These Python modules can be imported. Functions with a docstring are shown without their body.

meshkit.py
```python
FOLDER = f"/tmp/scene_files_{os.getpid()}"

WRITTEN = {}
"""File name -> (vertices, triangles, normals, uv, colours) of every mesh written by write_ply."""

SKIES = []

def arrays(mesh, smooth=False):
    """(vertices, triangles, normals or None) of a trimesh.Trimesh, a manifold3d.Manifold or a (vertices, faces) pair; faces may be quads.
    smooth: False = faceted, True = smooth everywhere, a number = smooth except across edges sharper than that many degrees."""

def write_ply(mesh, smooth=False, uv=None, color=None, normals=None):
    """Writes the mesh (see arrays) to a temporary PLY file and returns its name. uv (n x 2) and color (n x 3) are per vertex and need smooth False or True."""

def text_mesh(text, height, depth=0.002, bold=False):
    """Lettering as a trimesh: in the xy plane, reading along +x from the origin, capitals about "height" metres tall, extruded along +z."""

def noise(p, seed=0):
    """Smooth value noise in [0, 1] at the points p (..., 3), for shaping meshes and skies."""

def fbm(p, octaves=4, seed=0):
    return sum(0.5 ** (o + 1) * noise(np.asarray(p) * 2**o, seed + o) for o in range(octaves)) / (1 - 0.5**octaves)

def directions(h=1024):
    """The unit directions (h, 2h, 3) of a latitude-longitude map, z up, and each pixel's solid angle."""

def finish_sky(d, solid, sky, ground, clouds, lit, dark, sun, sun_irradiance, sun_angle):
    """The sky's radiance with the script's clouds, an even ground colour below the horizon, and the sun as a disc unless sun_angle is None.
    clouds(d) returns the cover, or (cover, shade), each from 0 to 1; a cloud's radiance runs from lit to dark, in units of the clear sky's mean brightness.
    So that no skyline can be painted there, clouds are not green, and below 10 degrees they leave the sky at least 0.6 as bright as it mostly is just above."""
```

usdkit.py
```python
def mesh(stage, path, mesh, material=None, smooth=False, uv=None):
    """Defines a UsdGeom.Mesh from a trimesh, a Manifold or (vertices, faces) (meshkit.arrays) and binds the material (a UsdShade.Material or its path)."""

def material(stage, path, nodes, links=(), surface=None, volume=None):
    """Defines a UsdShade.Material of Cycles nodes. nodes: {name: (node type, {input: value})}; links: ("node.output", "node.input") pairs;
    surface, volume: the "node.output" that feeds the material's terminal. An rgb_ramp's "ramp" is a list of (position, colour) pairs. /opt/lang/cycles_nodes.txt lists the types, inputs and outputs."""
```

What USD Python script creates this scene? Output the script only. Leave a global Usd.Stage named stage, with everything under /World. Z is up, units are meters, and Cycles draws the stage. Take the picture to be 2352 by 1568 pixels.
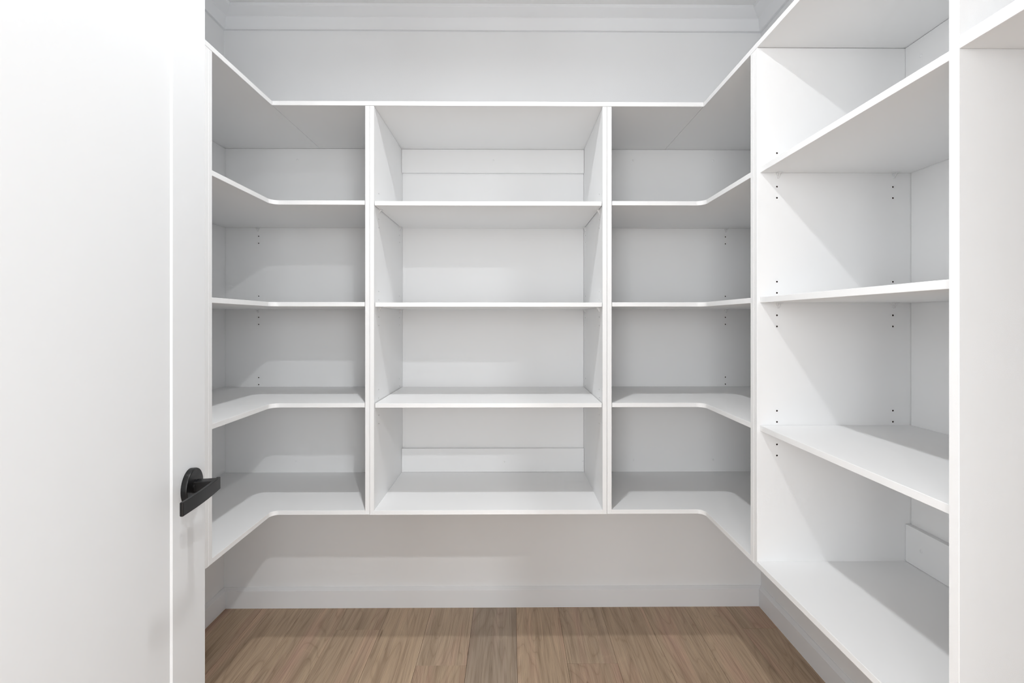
import math, random
import numpy as np, trimesh, manifold3d as m3, usdkit
from pxr import Usd, UsdGeom, UsdLux, UsdShade, Gf, Sdf

stage = Usd.Stage.CreateInMemory()
UsdGeom.SetStageUpAxis(stage, 'Z')
UsdGeom.SetStageMetersPerUnit(stage, 1.0)
UsdGeom.Xform.Define(stage, '/World')
stage.SetDefaultPrim(stage.GetPrimAtPath('/World'))
rnd = random.Random(7)

# ---------------------------------------------------------------- camera, lights, exposure
CAM_H = 1.2927
cam = UsdGeom.Camera.Define(stage, '/World/camera')
cam.CreateHorizontalApertureAttr(36.0)
cam.CreateVerticalApertureAttr(24.0)
cam.CreateFocalLengthAttr(1090.0 / 2352 * 36)
cam.CreateHorizontalApertureOffsetAttr(-5.6 / 2352 * 36)
cam.CreateVerticalApertureOffsetAttr(-47.56 / 2352 * 36)
cam.CreateClippingRangeAttr(Gf.Vec2f(0.02, 100))
cam.AddTranslateOp().Set(Gf.Vec3d(0, 0, CAM_H))
cam.AddRotateZOp().Set(math.degrees(-0.0077))
cam.AddRotateXOp().Set(90)
cam.CreateExposureAttr(0.2)

LIGHT_PANTRY = 5.0     # recessed downlight in the pantry ceiling
LIGHT_UNSEEN_HALL = 10.5       # unseen lamp outside the door, lights the back shelving
LIGHT_UNSEEN_LEFT = 4.4       # unseen area light left of the doorway, lights the right bays
LIGHT_UNSEEN_BACK_R = 8.6        # unseen area light behind the camera, right, placed to light the left corner
LIGHT_UNSEEN_BACK_L = 7.6      # unseen area light behind the camera, left, placed to light the right bays
COL_LAMP = (0.966, 0.985, 1.0)
COL_UNSEEN_LIGHT = (0.925, 0.965, 1.0)
def unseen_light(name, w, h, power, at, turn):  # unseen area light in the room outside, with no window opening behind it
    l = UsdLux.RectLight.Define(stage, '/World/' + name)
    l.CreateWidthAttr(w)
    l.CreateHeightAttr(h)
    l.CreateIntensityAttr(power)
    l.CreateColorAttr(Gf.Vec3f(*COL_UNSEEN_LIGHT))
    l.AddTranslateOp().Set(Gf.Vec3d(*at))
    l.AddRotateZOp().Set(turn)
    l.AddRotateXOp().Set(90)          # faces +y before the turn
unseen_light('window_daylight', 1.5, 1.5, LIGHT_UNSEEN_BACK_L, (-1.2, -3.58, 1.65), 0)
unseen_light('window_daylight_001', 1.5, 1.5, LIGHT_UNSEEN_BACK_R, (1.65, -3.58, 1.65), 0)
unseen_light('window_daylight_002', 2.2, 1.5, LIGHT_UNSEEN_LEFT, (-2.28, -1.5, 1.65), -90)

# ---------------------------------------------------------------- materials
LOOKS = '/World/Looks'
UsdGeom.Scope.Define(stage, LOOKS)

def white(name, col, rough, bump=0.0, scale=300.0, spec=0.4):
    nodes = {'p': ('principled_bsdf', {'base_color': col, 'roughness': rough, 'specular_ior_level': spec})}
    links = []
    if bump:
        nodes['tc'] = ('texture_coordinate', {})
        nodes['n'] = ('noise_texture', {'scale': scale, 'detail': 3.0, 'roughness': 0.6})
        nodes['b'] = ('bump', {'strength': bump, 'distance': 0.0006})
        links = [('tc.object', 'n.vector'), ('n.fac', 'b.height'), ('b.normal', 'p.normal')]
    return usdkit.material(stage, f'{LOOKS}/{name}', nodes, links, surface='p.BSDF')

M_WALL = white('wall_paint', (0.905, 0.908, 0.913), 0.75, 0.25, 420, 0.25)
M_CEIL = white('ceiling_paint', (0.92, 0.92, 0.92), 0.85, 0.15, 420, 0.2)
M_TRIM = white('trim_enamel', (0.890, 0.896, 0.908), 0.42, 0.08, 160, 0.4)
M_MEL = white('white_melamine', (0.935, 0.935, 0.935), 0.46, 0.16, 900, 0.4)
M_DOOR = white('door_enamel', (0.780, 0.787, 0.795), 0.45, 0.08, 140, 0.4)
M_PIN = white('white_plastic', (0.84, 0.84, 0.84), 0.35)
M_CAP = white('cap_plastic', (0.90, 0.90, 0.90), 0.3)
M_BLACK = usdkit.material(stage, f'{LOOKS}/matt_black_metal', {
    'tc': ('texture_coordinate', {}), 'n': ('noise_texture', {'scale': 1800.0, 'detail': 2.0}),
    'b': ('bump', {'strength': 0.15, 'distance': 0.0003}),
    'p': ('principled_bsdf', {'base_color': (0.005, 0.005, 0.0054), 'roughness': 0.36, 'specular_ior_level': 0.32})},
    [('tc.object', 'n.vector'), ('n.fac', 'b.height'), ('b.normal', 'p.normal')], surface='p.BSDF')
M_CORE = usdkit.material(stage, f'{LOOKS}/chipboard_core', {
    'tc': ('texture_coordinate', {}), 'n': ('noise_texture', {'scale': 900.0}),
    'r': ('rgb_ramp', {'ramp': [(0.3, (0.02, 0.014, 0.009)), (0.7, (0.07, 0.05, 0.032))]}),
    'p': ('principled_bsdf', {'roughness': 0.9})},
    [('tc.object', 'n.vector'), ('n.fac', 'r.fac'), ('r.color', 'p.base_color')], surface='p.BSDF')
M_LENS = usdkit.material(stage, f'{LOOKS}/lamp_diffuser', {'e': ('emission', {'color': COL_LAMP, 'strength': 3.0})}, [], surface='e.emission')

def oak(name, tone, shift, grey=0.0):
    """Lime-washed oak: contour figure along the board, fine pores, soft pink and straw zones, a few dark flecks."""
    def t(c):
        l = sum(c) / 3
        return tuple((x * (1 - grey) + l * grey) * tone for x in c)
    nodes = {
        'tc': ('texture_coordinate', {}), 'oi': ('object_info', {}),
        'off': ('math', {'math_type': 'multiply', 'value2': 37.0}),
        'cv': ('combine_xyz', {'x': shift[0], 'z': shift[1]}),
        'add': ('mix', {'mix_type': 'add', 'fac': 1.0}),
        'm1': ('mapping', {'scale': (5.2, 0.62, 1.0)}),
        'n1': ('noise_texture', {'scale': 1.0, 'detail': 2.5, 'roughness': 0.5, 'distortion': 0.35}),
        'k': ('math', {'math_type': 'multiply', 'value2': 27.0}),
        'pp': ('math', {'math_type': 'pingpong', 'value2': 0.5}),
        'rk': ('map_range', {'from_min': 0.0, 'from_max': 0.5, 'to_min': 0.0, 'to_max': 1.0}),
        'm2': ('mapping', {'scale': (430.0, 6.0, 1.0)}),
        'n2': ('noise_texture', {'scale': 1.0, 'detail': 3.0, 'roughness': 0.65}),
        'm3': ('mapping', {'scale': (13.0, 1.3, 1.0)}),
        'n3': ('noise_texture', {'scale': 1.0, 'detail': 2.0}),
        'm4': ('mapping', {'scale': (42.0, 2.0, 1.0), 'location': (3.0, 9.0, 4.0)}),
        'n4': ('noise_texture', {'scale': 1.0, 'detail': 2.0}),
        'm5': ('mapping', {'scale': (48.0, 7.5, 1.0), 'location': (13.0, 2.0, 7.0)}),
        'n5': ('noise_texture', {'scale': 1.0, 'detail': 1.0}),
        'c3': ('rgb_ramp', {'ramp': [(0.30, t((0.408, 0.298, 0.208))), (0.50, t((0.462, 0.345, 0.244))), (0.62, t((0.482, 0.338, 0.246))), (0.75, t((0.492, 0.328, 0.250)))]}),
        'c1': ('rgb_ramp', {'ramp': [(0.0, (0.74, 0.71, 0.67)), (0.16, (0.93, 0.92, 0.91)), (0.5, (1, 1, 1)), (0.86, (1.03, 1.03, 1.02)), (1.0, (1.12, 1.12, 1.10))]}),
        'c2': ('rgb_ramp', {'ramp': [(0.28, (0.62, 0.59, 0.55)), (0.43, (0.93, 0.92, 0.91)), (0.52, (1.02, 1.02, 1.01)), (0.68, (1.10, 1.10, 1.09))]}),
        'c4': ('rgb_ramp', {'ramp': [(0.30, (0.84, 0.83, 0.81)), (0.52, (1, 1, 1)), (0.72, (1.08, 1.08, 1.06))]}),
        'c5': ('rgb_ramp', {'ramp': [(0.0, (1, 1, 1)), (0.765, (1, 1, 1)), (0.82, (0.34, 0.28, 0.22)), (1, (0.25, 0.2, 0.16))]}),
        'x1': ('mix', {'mix_type': 'multiply', 'fac': 0.62}), 'x2': ('mix', {'mix_type': 'multiply', 'fac': 0.9}),
        'x3': ('mix', {'mix_type': 'multiply', 'fac': 1.0}), 'x4': ('mix', {'mix_type': 'multiply', 'fac': 0.9}),
        'b': ('bump', {'strength': 0.22, 'distance': 0.0004}),
        'p': ('principled_bsdf', {'roughness': 0.5, 'specular_ior_level': 0.35})}
    links = [('oi.random', 'off.value1'), ('off.value', 'cv.y'), ('tc.object', 'add.color1'), ('cv.vector', 'add.color2')]
    for i in '12345':
        links += [('add.color', f'm{i}.vector'), (f'm{i}.vector', f'n{i}.vector')]
    links += [('n1.fac', 'k.value1'), ('k.value', 'pp.value1'), ('pp.value', 'rk.value'), ('rk.result', 'c1.fac'),
              ('n2.fac', 'c2.fac'), ('n3.fac', 'c3.fac'), ('n4.fac', 'c4.fac'), ('n5.fac', 'c5.fac'),
              ('c3.color', 'x1.color1'), ('c1.color', 'x1.color2'), ('x1.color', 'x2.color1'), ('c2.color', 'x2.color2'),
              ('x2.color', 'x3.color1'), ('c4.color', 'x3.color2'), ('x3.color', 'x4.color1'), ('c5.color', 'x4.color2'),
              ('x4.color', 'p.base_color'), ('n2.fac', 'b.height'), ('b.normal', 'p.normal')]
    return usdkit.material(stage, f'{LOOKS}/{name}', nodes, links, surface='p.BSDF')

OAK = [oak('oak_tan', 1.06, (3.1, 1.7)), oak('oak_pale', 1.14, (11.4, 5.2)), oak('oak_warm', 1.02, (23.9, 8.8)),
       oak('oak_grey', 0.92, (31.3, 14.1), 0.22), oak('oak_straw', 1.08, (47.7, 21.6), 0.06)]

# ---------------------------------------------------------------- helpers
taken = {}
def path_of(name, parent=None):
    base = (parent.GetPath().pathString if parent else '/World') + '/'
    k = taken.get(base + name, 0)
    taken[base + name] = k + 1
    return base + (name if k == 0 else f'{name}_{k:03d}')

def obj(name, mesh, mat, parent=None, smooth=False):
    return usdkit.mesh(stage, path_of(name, parent), mesh, mat, smooth).GetPrim()

def tag(p, label=None, cat=None, group=None, kind=None):
    for k, v in (('label', label), ('category', cat), ('group', group), ('kind', kind)):
        if v:
            p.SetCustomDataByKey(k, v)
    return p

def thing(name, label, cat, loc=(0, 0, 0), rz=0.0, kind=None):
    x = UsdGeom.Xform.Define(stage, path_of(name))
    x.AddTranslateOp().Set(Gf.Vec3d(*loc))
    if rz:
        x.AddRotateZOp().Set(rz)
    return tag(x.GetPrim(), label, cat, kind=kind)

def box(x0, x1, y0, y1, z0, z1, c=0.0006):
    c = min(c, (x1 - x0) / 3, (y1 - y0) / 3, (z1 - z0) / 3)
    if c <= 0:
        return trimesh.creation.box(bounds=[(x0, y0, z0), (x1, y1, z1)])
    pts = []
    for sx in (0, 1):
        for sy in (0, 1):
            for sz in (0, 1):
                x, y, z = (x0, x1)[sx], (y0, y1)[sy], (z0, z1)[sz]
                dx, dy, dz = c * (1 - 2 * sx), c * (1 - 2 * sy), c * (1 - 2 * sz)
                pts += [(x, y + dy, z + dz), (x + dx, y, z + dz), (x + dx, y + dy, z)]
    return trimesh.convex.convex_hull(np.array(pts))

def mani(t):
    t = t.copy(); t.merge_vertices()
    return m3.Manifold(m3.Mesh(np.asarray(t.vertices, np.float32), np.asarray(t.faces, np.uint32)))

def tri(m):
    k = m.to_mesh()
    return trimesh.Trimesh(k.vert_properties[:, :3], k.tri_verts, process=False)

def prism(pts, z0, z1, c=0.0006):
    """A plate of the plan outline pts (counter-clockwise) from z0 to z1, its upper and lower edges chamfered by c."""
    p = np.asarray(pts, float); n = len(p)
    d = np.roll(p, -1, 0) - p
    nrm = np.stack([-d[:, 1], d[:, 0]], 1); nrm /= np.linalg.norm(nrm, axis=1, keepdims=True)
    a, b = np.roll(nrm, 1, 0), nrm
    off = (a + b) / (1 + (a * b).sum(1, keepdims=True)) * c
    rings = [(p + off, z0), (p, z0 + c), (p, z1 - c), (p + off, z1)]
    v = np.vstack([np.column_stack([q, np.full(n, z)]) for q, z in rings])
    f = []
    for r in range(3):
        for i in range(n):
            j = (i + 1) % n
            f += [(r * n + i, r * n + j, (r + 1) * n + j), (r * n + i, (r + 1) * n + j, (r + 1) * n + i)]
    cap = np.asarray(m3.triangulate([p.tolist()]))
    f += [tuple(t + 3 * n) for t in cap] + [tuple(t[::-1]) for t in cap]
    return trimesh.Trimesh(v, np.array(f), process=False)

def sweep_profile(prof, path, flip=False):
    """Sweeps profile points (e, z), e measured away from the wall, along plan rings: path(e) -> plan points of the run."""
    rows = [np.column_stack([np.asarray(path(e)), np.full(len(path(e)), z)]) for e, z in prof]
    k = len(rows[0]); v = np.vstack(rows); f = []
    m = len(rows)
    for r in range(m):
        s = (r + 1) % m
        for i in range(k - 1):
            f += [(r * k + i, r * k + i + 1, s * k + i + 1), (r * k + i, s * k + i + 1, s * k + i)]
    for i in (0, k - 1):
        cap = np.asarray(m3.triangulate([[(float(e), float(z)) for e, z in prof]])) if area(prof) > 0 else np.asarray(m3.triangulate([[(float(e), float(z)) for e, z in prof[::-1]]]))
        idx = [r * k + i for r in range(m)]
        if area(prof) <= 0:
            idx = idx[::-1]
        for t in cap:
            q = [idx[x] for x in t]
            f.append(tuple(q if i else q[::-1]))
    t = trimesh.Trimesh(v, np.array(f), process=False)
    t.fix_normals()
    return t

def area(p):
    p = np.asarray(p, float); q = np.roll(p, -1, 0)
    return 0.5 * float((p[:, 0] * q[:, 1] - p[:, 1] * q[:, 0]).sum())

def cyl(r, h, sections=20, axis=(0, 0, 1), centre=(0, 0, 0)):
    m = trimesh.creation.cylinder(radius=r, height=h, sections=sections)
    m.apply_transform(trimesh.geometry.align_vectors((0, 0, 1), axis))
    m.apply_translation(centre)
    return m

def drilled(mesh, holes, axis):
    """Cuts 5 mm shelf-pin holes, 11 mm deep, into a panel; axis points out of the drilled face."""
    ax = np.array(axis, float)
    cut = m3.Manifold.batch_boolean([mani(cyl(0.0025, 0.024, 12, ax, np.array(h))) for h in holes], m3.OpType.Add)
    return tri(mani(mesh) - cut)

def hole_cups(holes, axis):
    ax = np.array(axis, float); out = []
    for h in holes:
        q = np.array(h) - ax * 0.0004
        g = trimesh.creation.cylinder(radius=0.00249, height=0.0112, sections=12)
        keep = g.face_normals[:, 2] < 0.9
        g.update_faces(keep); g.invert()
        g.apply_translation((0, 0, -0.0056))
        g.apply_transform(trimesh.geometry.align_vectors((0, 0, 1), ax))
        g.apply_translation(q)
        out.append(g)
    return trimesh.util.concatenate(out)

def pin_mesh():
    """A moulded shelf support: tab under the shelf, tapering back plate with a round foot, gusset. +x points away from the panel, z = 0 is the shelf's underside."""
    tab = mani(box(0.0, 0.0125, -0.0078, 0.0078, -0.0018, 0.0, 0.0004))
    pl = m3.CrossSection([[(-0.0076, -0.0015), (-0.0035, -0.0125), (0.0035, -0.0125), (0.0076, -0.0015)]]) + m3.CrossSection.circle(0.0037, 16).translate((0, -0.0125))
    plate = pl.extrude(0.0024).rotate((90, 0, 90))
    g = m3.CrossSection([[(0.0, -0.0145), (0.0105, -0.0015), (0.0, -0.0015)]]).extrude(0.003).translate((0, 0, -0.0015)).rotate((90, 0, 0))
    return tri(tab + plate + g)
PIN = pin_mesh()

def pin(parent, x, y, z, ang):
    m = PIN.copy()
    m.apply_transform(trimesh.transformations.rotation_matrix(math.radians(ang), (0, 0, 1)))
    m.apply_translation((x, y, z))
    return obj('shelf_pin', m, M_PIN, parent)

def cap(parent, centre, axis, r=0.0048):
    prof = np.array([(0, 0.0016), (0.5 * r, 0.0014), (0.85 * r, 0.0008), (r, 0.0), (r, -0.001), (0, -0.001)])
    m = trimesh.creation.revolve(prof[::-1], sections=16)
    m.fix_normals()
    m.apply_transform(trimesh.geometry.align_vectors((0, 0, 1), axis))
    m.apply_translation(centre)
    return obj('screw_cap', m, M_CAP, parent, smooth=40)

# ---------------------------------------------------------------- measures (metres, camera foot at the origin)
XL, XR, YB = -1.2996, 1.1422, 2.159            # faces of the left, right and back wall
YFW = 0.112                                    # pantry face of the wall with the door
CEIL = 2.690
FL, FR, FB = -0.8568, 0.6969, 1.709            # fronts of the left, right and back shelving
ZB, ZBT, ZT, ZTT = 0.5961, 0.6117, 2.0659, 2.0817
S1, S2, S3, TH = 1.7092, 1.3439, 0.9807, 0.0156
P1, P2, P3 = 1.7042, 1.3402, 0.9749            # heights of the pins in use
T = 0.0159

# ---------------------------------------------------------------- shell of the room
def struct(name, mesh, mat, label, parent=None, smooth=False):
    return tag(obj(name, mesh, mat, parent, smooth), label, kind='structure' if parent is None else None)

struct('wall_back', box(XL - 0.1, XR + 0.1, YB, YB + 0.1, -0.05, CEIL + 0.1, 0), M_WALL, 'plain white painted back wall behind the shelving')
struct('wall_left', box(XL - 0.1, XL, 0.0, YB, -0.05, CEIL + 0.1, 0), M_WALL, 'plain white painted left wall seen above and below the corner shelving')
struct('wall_right', box(XR, XR + 0.1, 0.0, YB, -0.05, CEIL + 0.1, 0), M_WALL, 'plain white painted right wall below the side shelving')
DX0, DX1, DZ = -0.4516, 0.40, 2.56  # unseen doorway, its head set high to let outside light in
front = trimesh.util.concatenate([box(XL - 0.1, DX0, 0.0, YFW, -0.05, CEIL + 0.1, 0), box(DX1, XR + 0.1, 0.0, YFW, -0.05, CEIL + 0.1, 0), box(DX0, DX1, 0.0, YFW, DZ, CEIL + 0.1, 0)])
struct('wall_front', front, M_WALL, 'unseen white wall with the doorway the camera looks through')
LAMPS = ((-0.16, 0.87), (0.55, -0.80))
ceil = mani(box(-2.4, 2.6, -3.7, YB + 0.1, CEIL, CEIL + 0.1, 0)) - m3.Manifold.batch_boolean([mani(cyl(0.0435, 0.08, 48, centre=(x, y, CEIL))) for x, y in LAMPS], m3.OpType.Add)
struct('ceiling', tri(ceil), M_CEIL, 'flat white ceiling')
# unseen room outside the door, shaped to bounce light through the doorway
struct('wall_outside_left', box(-2.4, -2.3, -3.7, 0.0, -0.05, CEIL, 0), M_WALL, 'unseen white wall of the room outside, left of the doorway')
struct('wall_outside_right', box(2.5, 2.6, -3.7, 0.0, -0.05, CEIL, 0), M_WALL, 'unseen white wall of the room outside, right of the doorway')
struct('wall_outside_back', trimesh.util.concatenate([box(-2.4, 2.6, -3.7, -3.6, -0.05, CEIL, 0)]), M_WALL, 'unseen white wall of the room outside, behind the camera')
struct('wall_outside_front', trimesh.util.concatenate([box(-2.4, XL - 0.1, 0.0, 0.1, -0.05, CEIL, 0), box(XR + 0.1, 2.6, 0.0, 0.1, -0.05, CEIL, 0)]), M_WALL, 'unseen white wall of the room outside, beside the pantry')

floor = struct('floor', trimesh.util.concatenate([box(-2.4, 2.6, -3.7, YB + 0.1, -0.06, -0.0145, 0)]), OAK[0], 'wide pale brown oak plank floor')
W = 0.19
joints = {-3: 1.991, -1: 1.783, 2: 1.789, 6: 1.989, -2: 0.62, 0: 0.48, 1: 1.12, 3: 0.75, 4: 1.31, 5: 0.35, -4: 0.95, -5: 1.2, -6: 0.4}
# planks run away from the camera; k counts the rows from the seam at x = -0.166
rows = {k: m for k, m in zip(range(-6, 7), (2, 0, 2, 4, 0, 1, 3, 0, 1, 2, 4, 0, 2))}
def wood(k, i, last):
    m = 3 if k == 0 else (rows[k] + (1 if last and joints[k] > 1.5 else 0) + i) % 5
    return OAK[m if m != 3 or k == 0 else 0]
for k in range(-6, 7):
    x0, x1 = -0.166 + W * k, -0.166 + W * (k + 1)
    x0, x1 = max(x0, XL), min(x1, XR)
    cuts = [-0.02, joints[k], YB]
    if joints[k] > 1.5:
        cuts = [-0.02, joints[k] - 1.6, joints[k], YB]
    for i, (a, b) in enumerate(zip(cuts[:-1], cuts[1:])):
        g = 0.0004
        obj('plank', box(x0 + g, x1 - g, a + g, b - g, -0.0145, 0.0, 0.0006), wood(k, i, i == len(cuts) - 2), floor)
for y0 in (-1.9, -3.6):
    for k in range(-10, 14):
        obj('plank', box(max(-2.3, -0.166 + W * k + 0.0004), min(2.5, -0.166 + W * (k + 1) - 0.0004), y0 + 0.0004 if y0 > -3 else -3.6, y0 + (1.8795 if y0 > -3 else 1.6996), -0.0145, 0.0, 0), OAK[(k * 3) % 5], floor)

# skirting: square board with a sloped top and a fine quirk
bb = [(0.0, 0.0), (0.018, 0.0), (0.018, 0.0775), (0.0165, 0.0788), (0.0030, 0.0868), (0.0, 0.0872)]
struct('baseboard_back', sweep_profile(bb, lambda e: [(XL + e, YB - e), (XR - e, YB - e)]), M_TRIM, 'white skirting board along the back wall with a bevelled top')
struct('baseboard_left', sweep_profile(bb, lambda e: [(XL + e, YFW + 0.02), (XL + e, YB - e)]), M_TRIM, 'white skirting board along the left wall')
struct('baseboard_right', sweep_profile(bb, lambda e: [(XR - e, YB - e), (XR - e, YFW + 0.02)]), M_TRIM, 'white skirting board along the right wall')
# stepped cornice
cz = 2.6065
co = [(0.0, cz), (0.0110, cz), (0.0130, cz + 0.0015), (0.0240, 2.6535), (0.0265, 2.6560), (0.0640, 2.6765), (0.0665, 2.6785), (0.0670, 2.6900), (0.0, 2.6900)]
co = [(e, min(z, CEIL)) for e, z in co]
struct('trim_1', sweep_profile(co, lambda e: [(XL + e, YB - e), (XR - e, YB - e)]), M_TRIM, 'stepped white cornice along the top of the back wall')
struct('trim_2', sweep_profile(co, lambda e: [(XL + e, YFW), (XL + e, YB - e)]), M_TRIM, 'stepped white cornice along the top of the left wall')
struct('trim_3', sweep_profile(co, lambda e: [(XR - e, YB - e), (XR - e, YFW)]), M_TRIM, 'stepped white cornice along the top of the right wall')

# ---------------------------------------------------------------- recessed downlights (above the frame)
REC = 0.007
M_CAN = white("downlight_reflector", (0.7, 0.7, 0.7), 0.5)
def downlight(x, y, z, r, power, label):
    t = thing('downlight', label, 'ceiling light', (x, y, z))
    can = trimesh.creation.revolve(np.array([(r + 0.001, REC + 0.004), (r + 0.001, -0.0032), (r, -0.0032), (r - 0.0005, REC + 0.004), (r + 0.001, REC + 0.004)]), sections=48)
    prof = np.array([(r + 0.001, -0.0002), (r + 0.001, -0.0032), (r + 0.004, -0.0055), (r + 0.018, -0.0040), (r + 0.022, -0.0002)])
    obj('trim_ring', trimesh.creation.revolve(np.vstack([prof, prof[:1]]), sections=48), M_TRIM, t, smooth=40)
    obj('reflector', can, M_CAN, t, smooth=60)
    obj('diffuser', cyl(r - 0.001, 0.001, 40, centre=(0, 0, REC)), M_LENS, t)
    l = UsdLux.DiskLight.Define(stage, t.GetPath().pathString + '/lamp')
    l.CreateRadiusAttr(r - 0.0015)
    l.CreateIntensityAttr(power)
    l.CreateColorAttr(Gf.Vec3f(*COL_LAMP))
    l.AddTranslateOp().Set(Gf.Vec3d(0, 0, REC - 0.0012))
    return t
downlight(*LAMPS[0], CEIL, 0.042, LIGHT_PANTRY / (math.pi * 0.042 ** 2), 'small white recessed downlight in the pantry ceiling')
downlight(*LAMPS[1], CEIL, 0.042, LIGHT_UNSEEN_HALL / (math.pi * 0.042 ** 2), 'small white recessed downlight outside the doorway')

# ---------------------------------------------------------------- the open door
L, DT, DH = 0.82, 0.040, 2.345
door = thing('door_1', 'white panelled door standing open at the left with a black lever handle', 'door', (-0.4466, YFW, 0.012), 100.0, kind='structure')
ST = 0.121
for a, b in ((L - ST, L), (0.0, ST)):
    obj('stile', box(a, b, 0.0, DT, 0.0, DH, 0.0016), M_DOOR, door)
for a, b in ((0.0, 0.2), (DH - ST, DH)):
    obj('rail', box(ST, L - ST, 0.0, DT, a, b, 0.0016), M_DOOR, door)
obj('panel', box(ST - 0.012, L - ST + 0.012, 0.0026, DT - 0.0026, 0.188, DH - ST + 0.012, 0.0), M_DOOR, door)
# sloped beads that lead from the frame down to the flat panel
def bead(p, q, nx, nz):
    """A thin wedge along p-q on the visible face, sloping from the frame to the panel face."""
    w = 0.0020
    pts = []
    for (x, z) in (p, q):
        pts += [(x - nx * 0.0005, 0.0008, z - nz * 0.0005), (x - nx * 0.0005, 0.006, z - nz * 0.0005), (x + nx * w, 0.006, z + nz * w), (x + nx * w, 0.0025, z + nz * w)]
    return trimesh.convex.convex_hull(np.array(pts))
for p, q, nx, nz in (((L - ST, 0.2), (L - ST, DH - ST), -1, 0), ((ST, 0.2), (ST, DH - ST), 1, 0), ((ST, 0.2), (L - ST, 0.2), 0, 1), ((ST, DH - ST), (L - ST, DH - ST), 0, -1)):
    obj('bead', bead(p, q, nx, nz), M_DOOR, door)
# lever handle: local x towards the free edge, -y out of the visible face
HX, HZ = L - 0.062, 0.995 - 0.012
xs = np.linspace(L - 0.0515, L - 0.1765, 15)
tt = (xs - xs[0]) / (xs[-1] - xs[0])
outer = -(0.0468 - 0.0042 * tt + 0.0030 * np.sin(np.pi * tt))
inner = -(0.0405 - 0.0035 * tt + 0.0026 * np.sin(np.pi * tt))
plan = list(zip(xs, outer)) + [(xs[-1] - 0.0010, outer[-1] + 0.0010), (xs[-1] - 0.0014, outer[-1] + 0.0024), (xs[-1] - 0.0010, inner[-1] - 0.0012)] + list(zip(xs[::-1], inner[::-1]))
if area(plan) < 0:
    plan = plan[::-1]
lever = prism(plan, HZ - 0.0112, HZ + 0.0112, 0.0009)
handle = obj('lever_handle', lever, M_BLACK, door, smooth=30)
tag(handle, 'matt black lever handle')
rose = trimesh.creation.revolve(np.array([(0.0, 0.0), (0.032, 0.0), (0.032, 0.0070), (0.0312, 0.0090), (0.0295, 0.0100), (0.0, 0.0104)])[::-1], sections=64)
rose.apply_transform(trimesh.transformations.rotation_matrix(math.pi / 2, (1, 0, 0)))
rose.apply_translation((HX, -0.0002, HZ))
rose.fix_normals()
obj('rose', rose, M_BLACK, handle, smooth=35)
obj('neck', box(HX - 0.0098, HX + 0.0098, -0.0425, -0.0085, HZ - 0.0098, HZ + 0.0098, 0.0012), M_BLACK, handle)
collar = cyl(0.0112, 0.003, 40, (0, 1, 0), (HX, -0.0115, HZ))
obj('collar', collar, M_BLACK, handle, smooth=35)
for z in (0.2, 1.0, 2.1):
    obj('hinge', cyl(0.006, 0.09, 16, centre=(-0.004, DT + 0.004, z)), M_PIN, door, smooth=40)

# ---------------------------------------------------------------- top boards: one continuous capping laid on the carcasses
tag(obj('top_board', box(XL + 0.0005, FL - 0.0004, 0.73, YB - 0.0005, ZT, ZTT), M_MEL), 'white capping board over the left run of shelving, ending at the open door', 'top board')
tag(obj('top_board', box(FL + 0.0005, FR - 0.0005, FB, YB - 0.0005, ZT, ZTT), M_MEL), 'long white capping board across the top of the back wall shelving', 'top board')
tag(obj('top_board', box(FR + 0.0004, XR - 0.0005, 0.7323, YB - 0.0005, ZT, ZTT), M_MEL), 'white capping board over the right run of shelving, slanting out of the picture top', 'top board')

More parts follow.
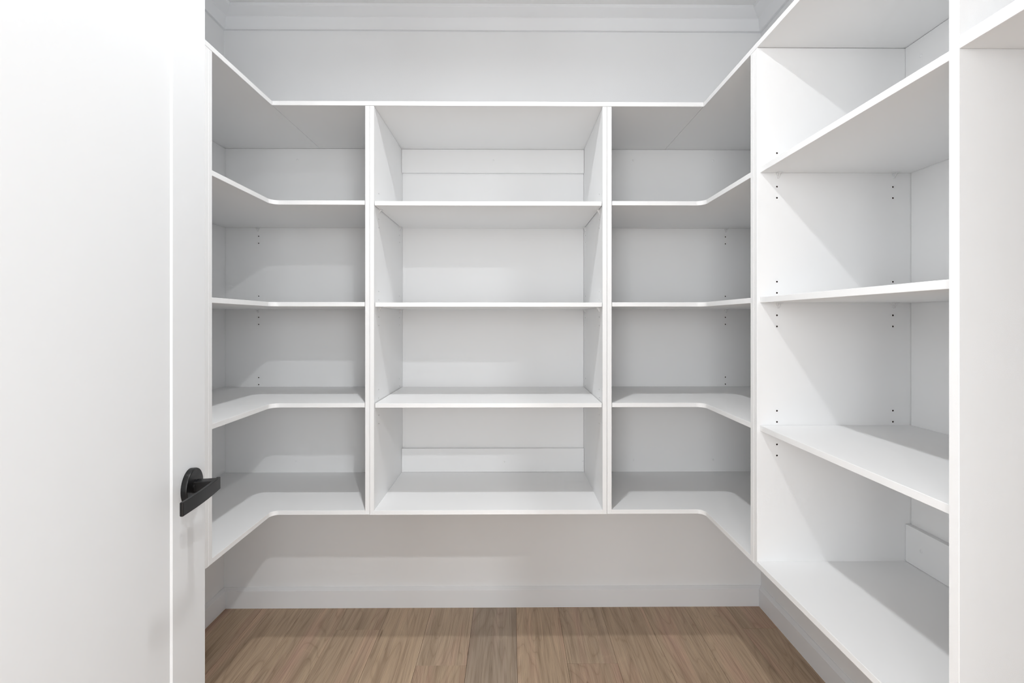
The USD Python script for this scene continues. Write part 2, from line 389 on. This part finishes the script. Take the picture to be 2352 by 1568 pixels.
# ---------------------------------------------------------------- corner units
def lplan(xw, xf, ye, yf, xe, yb, r, mirror):
    """L-shaped board: xw wall side, xf front of the side arm, ye free end of the side arm, yf front of the back arm, xe its end, yb back."""
    s = -1 if mirror else 1
    xw, xf, xe = s * xw, s * xf, s * xe
    arc = [(xf + r + r * math.cos(a), yf - r + r * math.sin(a)) for a in np.linspace(math.pi, math.pi / 2, 12)]
    p = [(xw, ye), (xf, ye)] + arc + [(xe, yf), (xe, yb), (xw, yb)]
    if mirror:
        p = [(-x, y) for x, y in p][::-1]
    return p

def corner_unit(label, xwall, xback, xf, ye, yn, xe0, xe1, mirror, hole_x, shelf_up, caps):
    """xback: face of the panel on the side wall; ye, yn: far and near face of the end panel; xe0, xe1: inner and outer face of the panel next to the middle unit."""
    t = thing('corner_shelving_unit', label, 'shelving unit')
    lo = lambda a, b: (min(a, b), max(a, b))
    obj('side_panel', box(*lo(xwall, xf), yn, ye, ZB, ZT - 0.001), M_MEL, t)
    obj('side_panel', box(*lo(xe0, xe1), FB, YB - 0.0006, ZB, ZT - 0.001), M_MEL, t)
    holes = [(hole_x, 2.140, z) for p in (P1, P2, P3) for z in (p - 0.0635, p - 0.032, p + 0.0315, p + 0.063)]
    bp = obj('back_panel', drilled(box(*lo(xwall, xe0), 2.140, YB - 0.0006, ZB, ZT - 0.0008, 0.0), holes, (0, -1, 0)), M_MEL, t)
    for (x, z) in caps:
        cap(bp, (x, 2.140, z), (0, -1, 0))
    tag(obj('pin_hole', hole_cups(holes, (0, -1, 0)), M_CORE, t), kind='stuff')
    obj('back_panel', box(*lo(xwall, xback), ye, 2.1388, ZB, ZT - 0.0008, 0.0), M_MEL, t)
    obj('bottom_board', prism(lplan(xback, xf, ye, FB, xe0, 2.140, 0.026, mirror), ZB, ZBT), M_MEL, t)
    s = -1 if mirror else 1
    for z in (S1, S2, S3):
        z += shelf_up
        obj('shelf', prism(lplan(xback + s * 0.0008, xf - s * 0.0012, ye + 0.0012, FB + 0.0012, xe0 - s * 0.0016, 2.1388, 0.030, mirror), z, z + TH), M_MEL, t)
        pin(t, hole_x - s * 0.0035, 2.140, z - 0.0001, -90)
    return t
corner_unit('white L-shaped corner shelving unit in shade beside the open door', XL + 0.0006, -1.2816, FL, 1.3681, 1.3522, -0.5234, -0.5079, False,
            -1.1323, 0.0003, [(-0.959, 2.0155), (-0.965, 0.6616)])
corner_unit('white L-shaped corner shelving unit between the middle bay and the right wall bay', XR - 0.0006, 1.1262, FR, 1.3743, 1.3566, 0.3639, 0.3476, True,
            0.9708, 0.0, [(0.5523, 2.0175), (0.9155, 2.0165), (0.5543, 0.6641), (0.9155, 0.6641)])

# ---------------------------------------------------------------- middle unit
t = thing('shelving_unit', 'white straight middle shelving unit on the back wall with loose shelves on pins', 'shelving unit')
A0, A1, B0, B1 = -0.5070, -0.4915, 0.3310, 0.3467
cols = (1.7715, 2.1035)
hz = [z for p in (P1, P2, P3) for z in (p - 0.0635, p - 0.032, p + 0.0315, p + 0.063)]
hl = [(A1, y, z - 0.0015) for y in cols for z in hz]
hr = [(B0, y, z - 0.0015) for y in cols for z in hz]
obj('side_panel', drilled(box(A0, A1, FB, YB - 0.0006, ZB - 0.0008, ZT - 0.001), hl, (1, 0, 0)), M_MEL, t)
obj('side_panel', drilled(box(B0, B1, FB, YB - 0.0006, ZB - 0.0008, ZT - 0.001), hr, (-1, 0, 0)), M_MEL, t)
tag(obj('pin_hole', trimesh.util.concatenate([hole_cups(hl, (1, 0, 0)), hole_cups(hr, (-1, 0, 0))]), M_CORE, t), kind='stuff')
obj('bottom_board', box(A1, B0, FB, YB - 0.0006, ZB - 0.0008, ZBT - 0.0008), M_MEL, t)
obj('back_panel', box(A1 + 0.0006, B0 - 0.0006, 2.1550, YB - 0.0006, ZBT - 0.0008, ZT - 0.0006, 0.0), M_MEL, t)
up = obj('back_rail', box(A1 + 0.0008, B0 - 0.0008, 2.1405, 2.1545, 1.9595, ZT - 0.0008), M_MEL, t)
dn = obj('back_rail', box(A1 + 0.0008, B0 - 0.0008, 2.1405, 2.1545, ZBT - 0.0002, 0.7170), M_MEL, t)
cap(up, (-0.079, 2.1405, 2.0155), (0, -1, 0))
cap(dn, (-0.028, 2.1405, 0.6575), (0, -1, 0), 0.0035)
cap(dn, (0.326, 2.1405, 0.660), (0, -1, 0), 0.0035)
for z, a, b in ((S1 - 0.0016, 0.0018, 0.0026), (S2 - 0.0010, 0.0034, 0.0016), (S3 - 0.0008, 0.0034, 0.0020)):
    obj('shelf', box(A1 + a, B0 - b, FB + 0.002, 2.1390, z, z + TH), M_MEL, t)
    for y in (cols[0] + 0.003, cols[1]):
        pin(t, A1, y, z - 0.0001, 0)
        pin(t, B0, y, z - 0.0001, 180)

# ---------------------------------------------------------------- side bays
def side_bay(name, label, s, xwall, xback, xrail, xf, yfar, ynear, holes_on, zs):
    """A bay along a side wall, its shelves running towards the camera. s = 1 on the right wall, -1 on the left."""
    t = thing(name, label, 'shelving unit')
    lo = lambda a, b: (min(a, b), max(a, b))
    (yf0, yf1), (yn0, yn1) = yfar, ynear
    xe = xwall - s * 0.0006
    far = box(*lo(xf, xe), yf0, yf1, ZB, ZT - 0.001)
    if holes_on:
        hs = [(x, yf0, z) for x in (xf + s * 0.0568, xf + s * 0.3872) for z in hz]
        far = drilled(far, hs, (0, -1, 0))
        tag(obj('pin_hole', hole_cups(hs, (0, -1, 0)), M_CORE, t), kind='stuff')
    obj('side_panel', far, M_MEL, t)
    obj('side_panel', box(*lo(xf, xe), yn0, yn1, ZB, ZT - 0.001), M_MEL, t)
    obj('bottom_board', box(*lo(xf, xe), yn1, yf0, ZB, ZBT), M_MEL, t)
    obj('back_panel', box(*lo(xback, xe), yn1 + 0.0008, yf0 - 0.0010, ZBT, ZT - 0.0008, 0.0), M_MEL, t)
    rails = [obj('back_rail', box(*lo(xrail, xback - s * 0.0004), yn1 + 0.0008, yf0 - 0.0008, a, b), M_MEL, t) for a, b in ((1.9595, ZT - 0.0010), (ZBT + 0.0006, 0.7170))]
    for r, z in zip(rails, (2.0155, 0.664)):
        cap(r, (xrail, yf0 - 0.052, z), (-s, 0, 0))
        cap(r, (xrail, yn1 + 0.052, z), (-s, 0, 0))
    for z in zs:
        obj('shelf', box(*lo(xf + s * 0.0085, xback - s * 0.001), yn1 + 0.0012, yf0 - 0.0010, z, z + TH), M_MEL, t)
        for x in (xf + s * 0.0605, xf + s * 0.390):
            pin(t, x, yf0, z - 0.0001, -90)
            pin(t, x, yn1, z - 0.0001, 90)
    return t
side_bay('shelving_unit', 'tall white shelving bay on the right wall with rows of dark pin holes', 1, XR, 1.1349, 1.1190, FR, (1.3378, 1.3557), (0.7323, 0.7499), True, (S1 + 0.0020, S2, S3 + 0.0006))
side_bay('shelving_unit', 'white shelving bay on the left wall almost wholly hidden by the open door', -1, XL, -1.2923, -1.2764, FL, (1.3358, 1.3517), (0.7300, 0.7459), False, (S1, S2, S3))

# nearest bay on the right: a single high shelf between the tall panel and the wall by the door
t = thing('shelving_unit', 'nearest white bay at the right picture edge with one high fixed shelf', 'shelving unit')
obj('shelf', box(FR, XR - 0.0006, YFW + 0.0165, 0.7319, 1.7153, 1.7356), M_MEL, t)
obj('side_panel', box(FR, XR - 0.0006, YFW + 0.0005, YFW + 0.0160, ZB, ZTT), M_MEL, t)
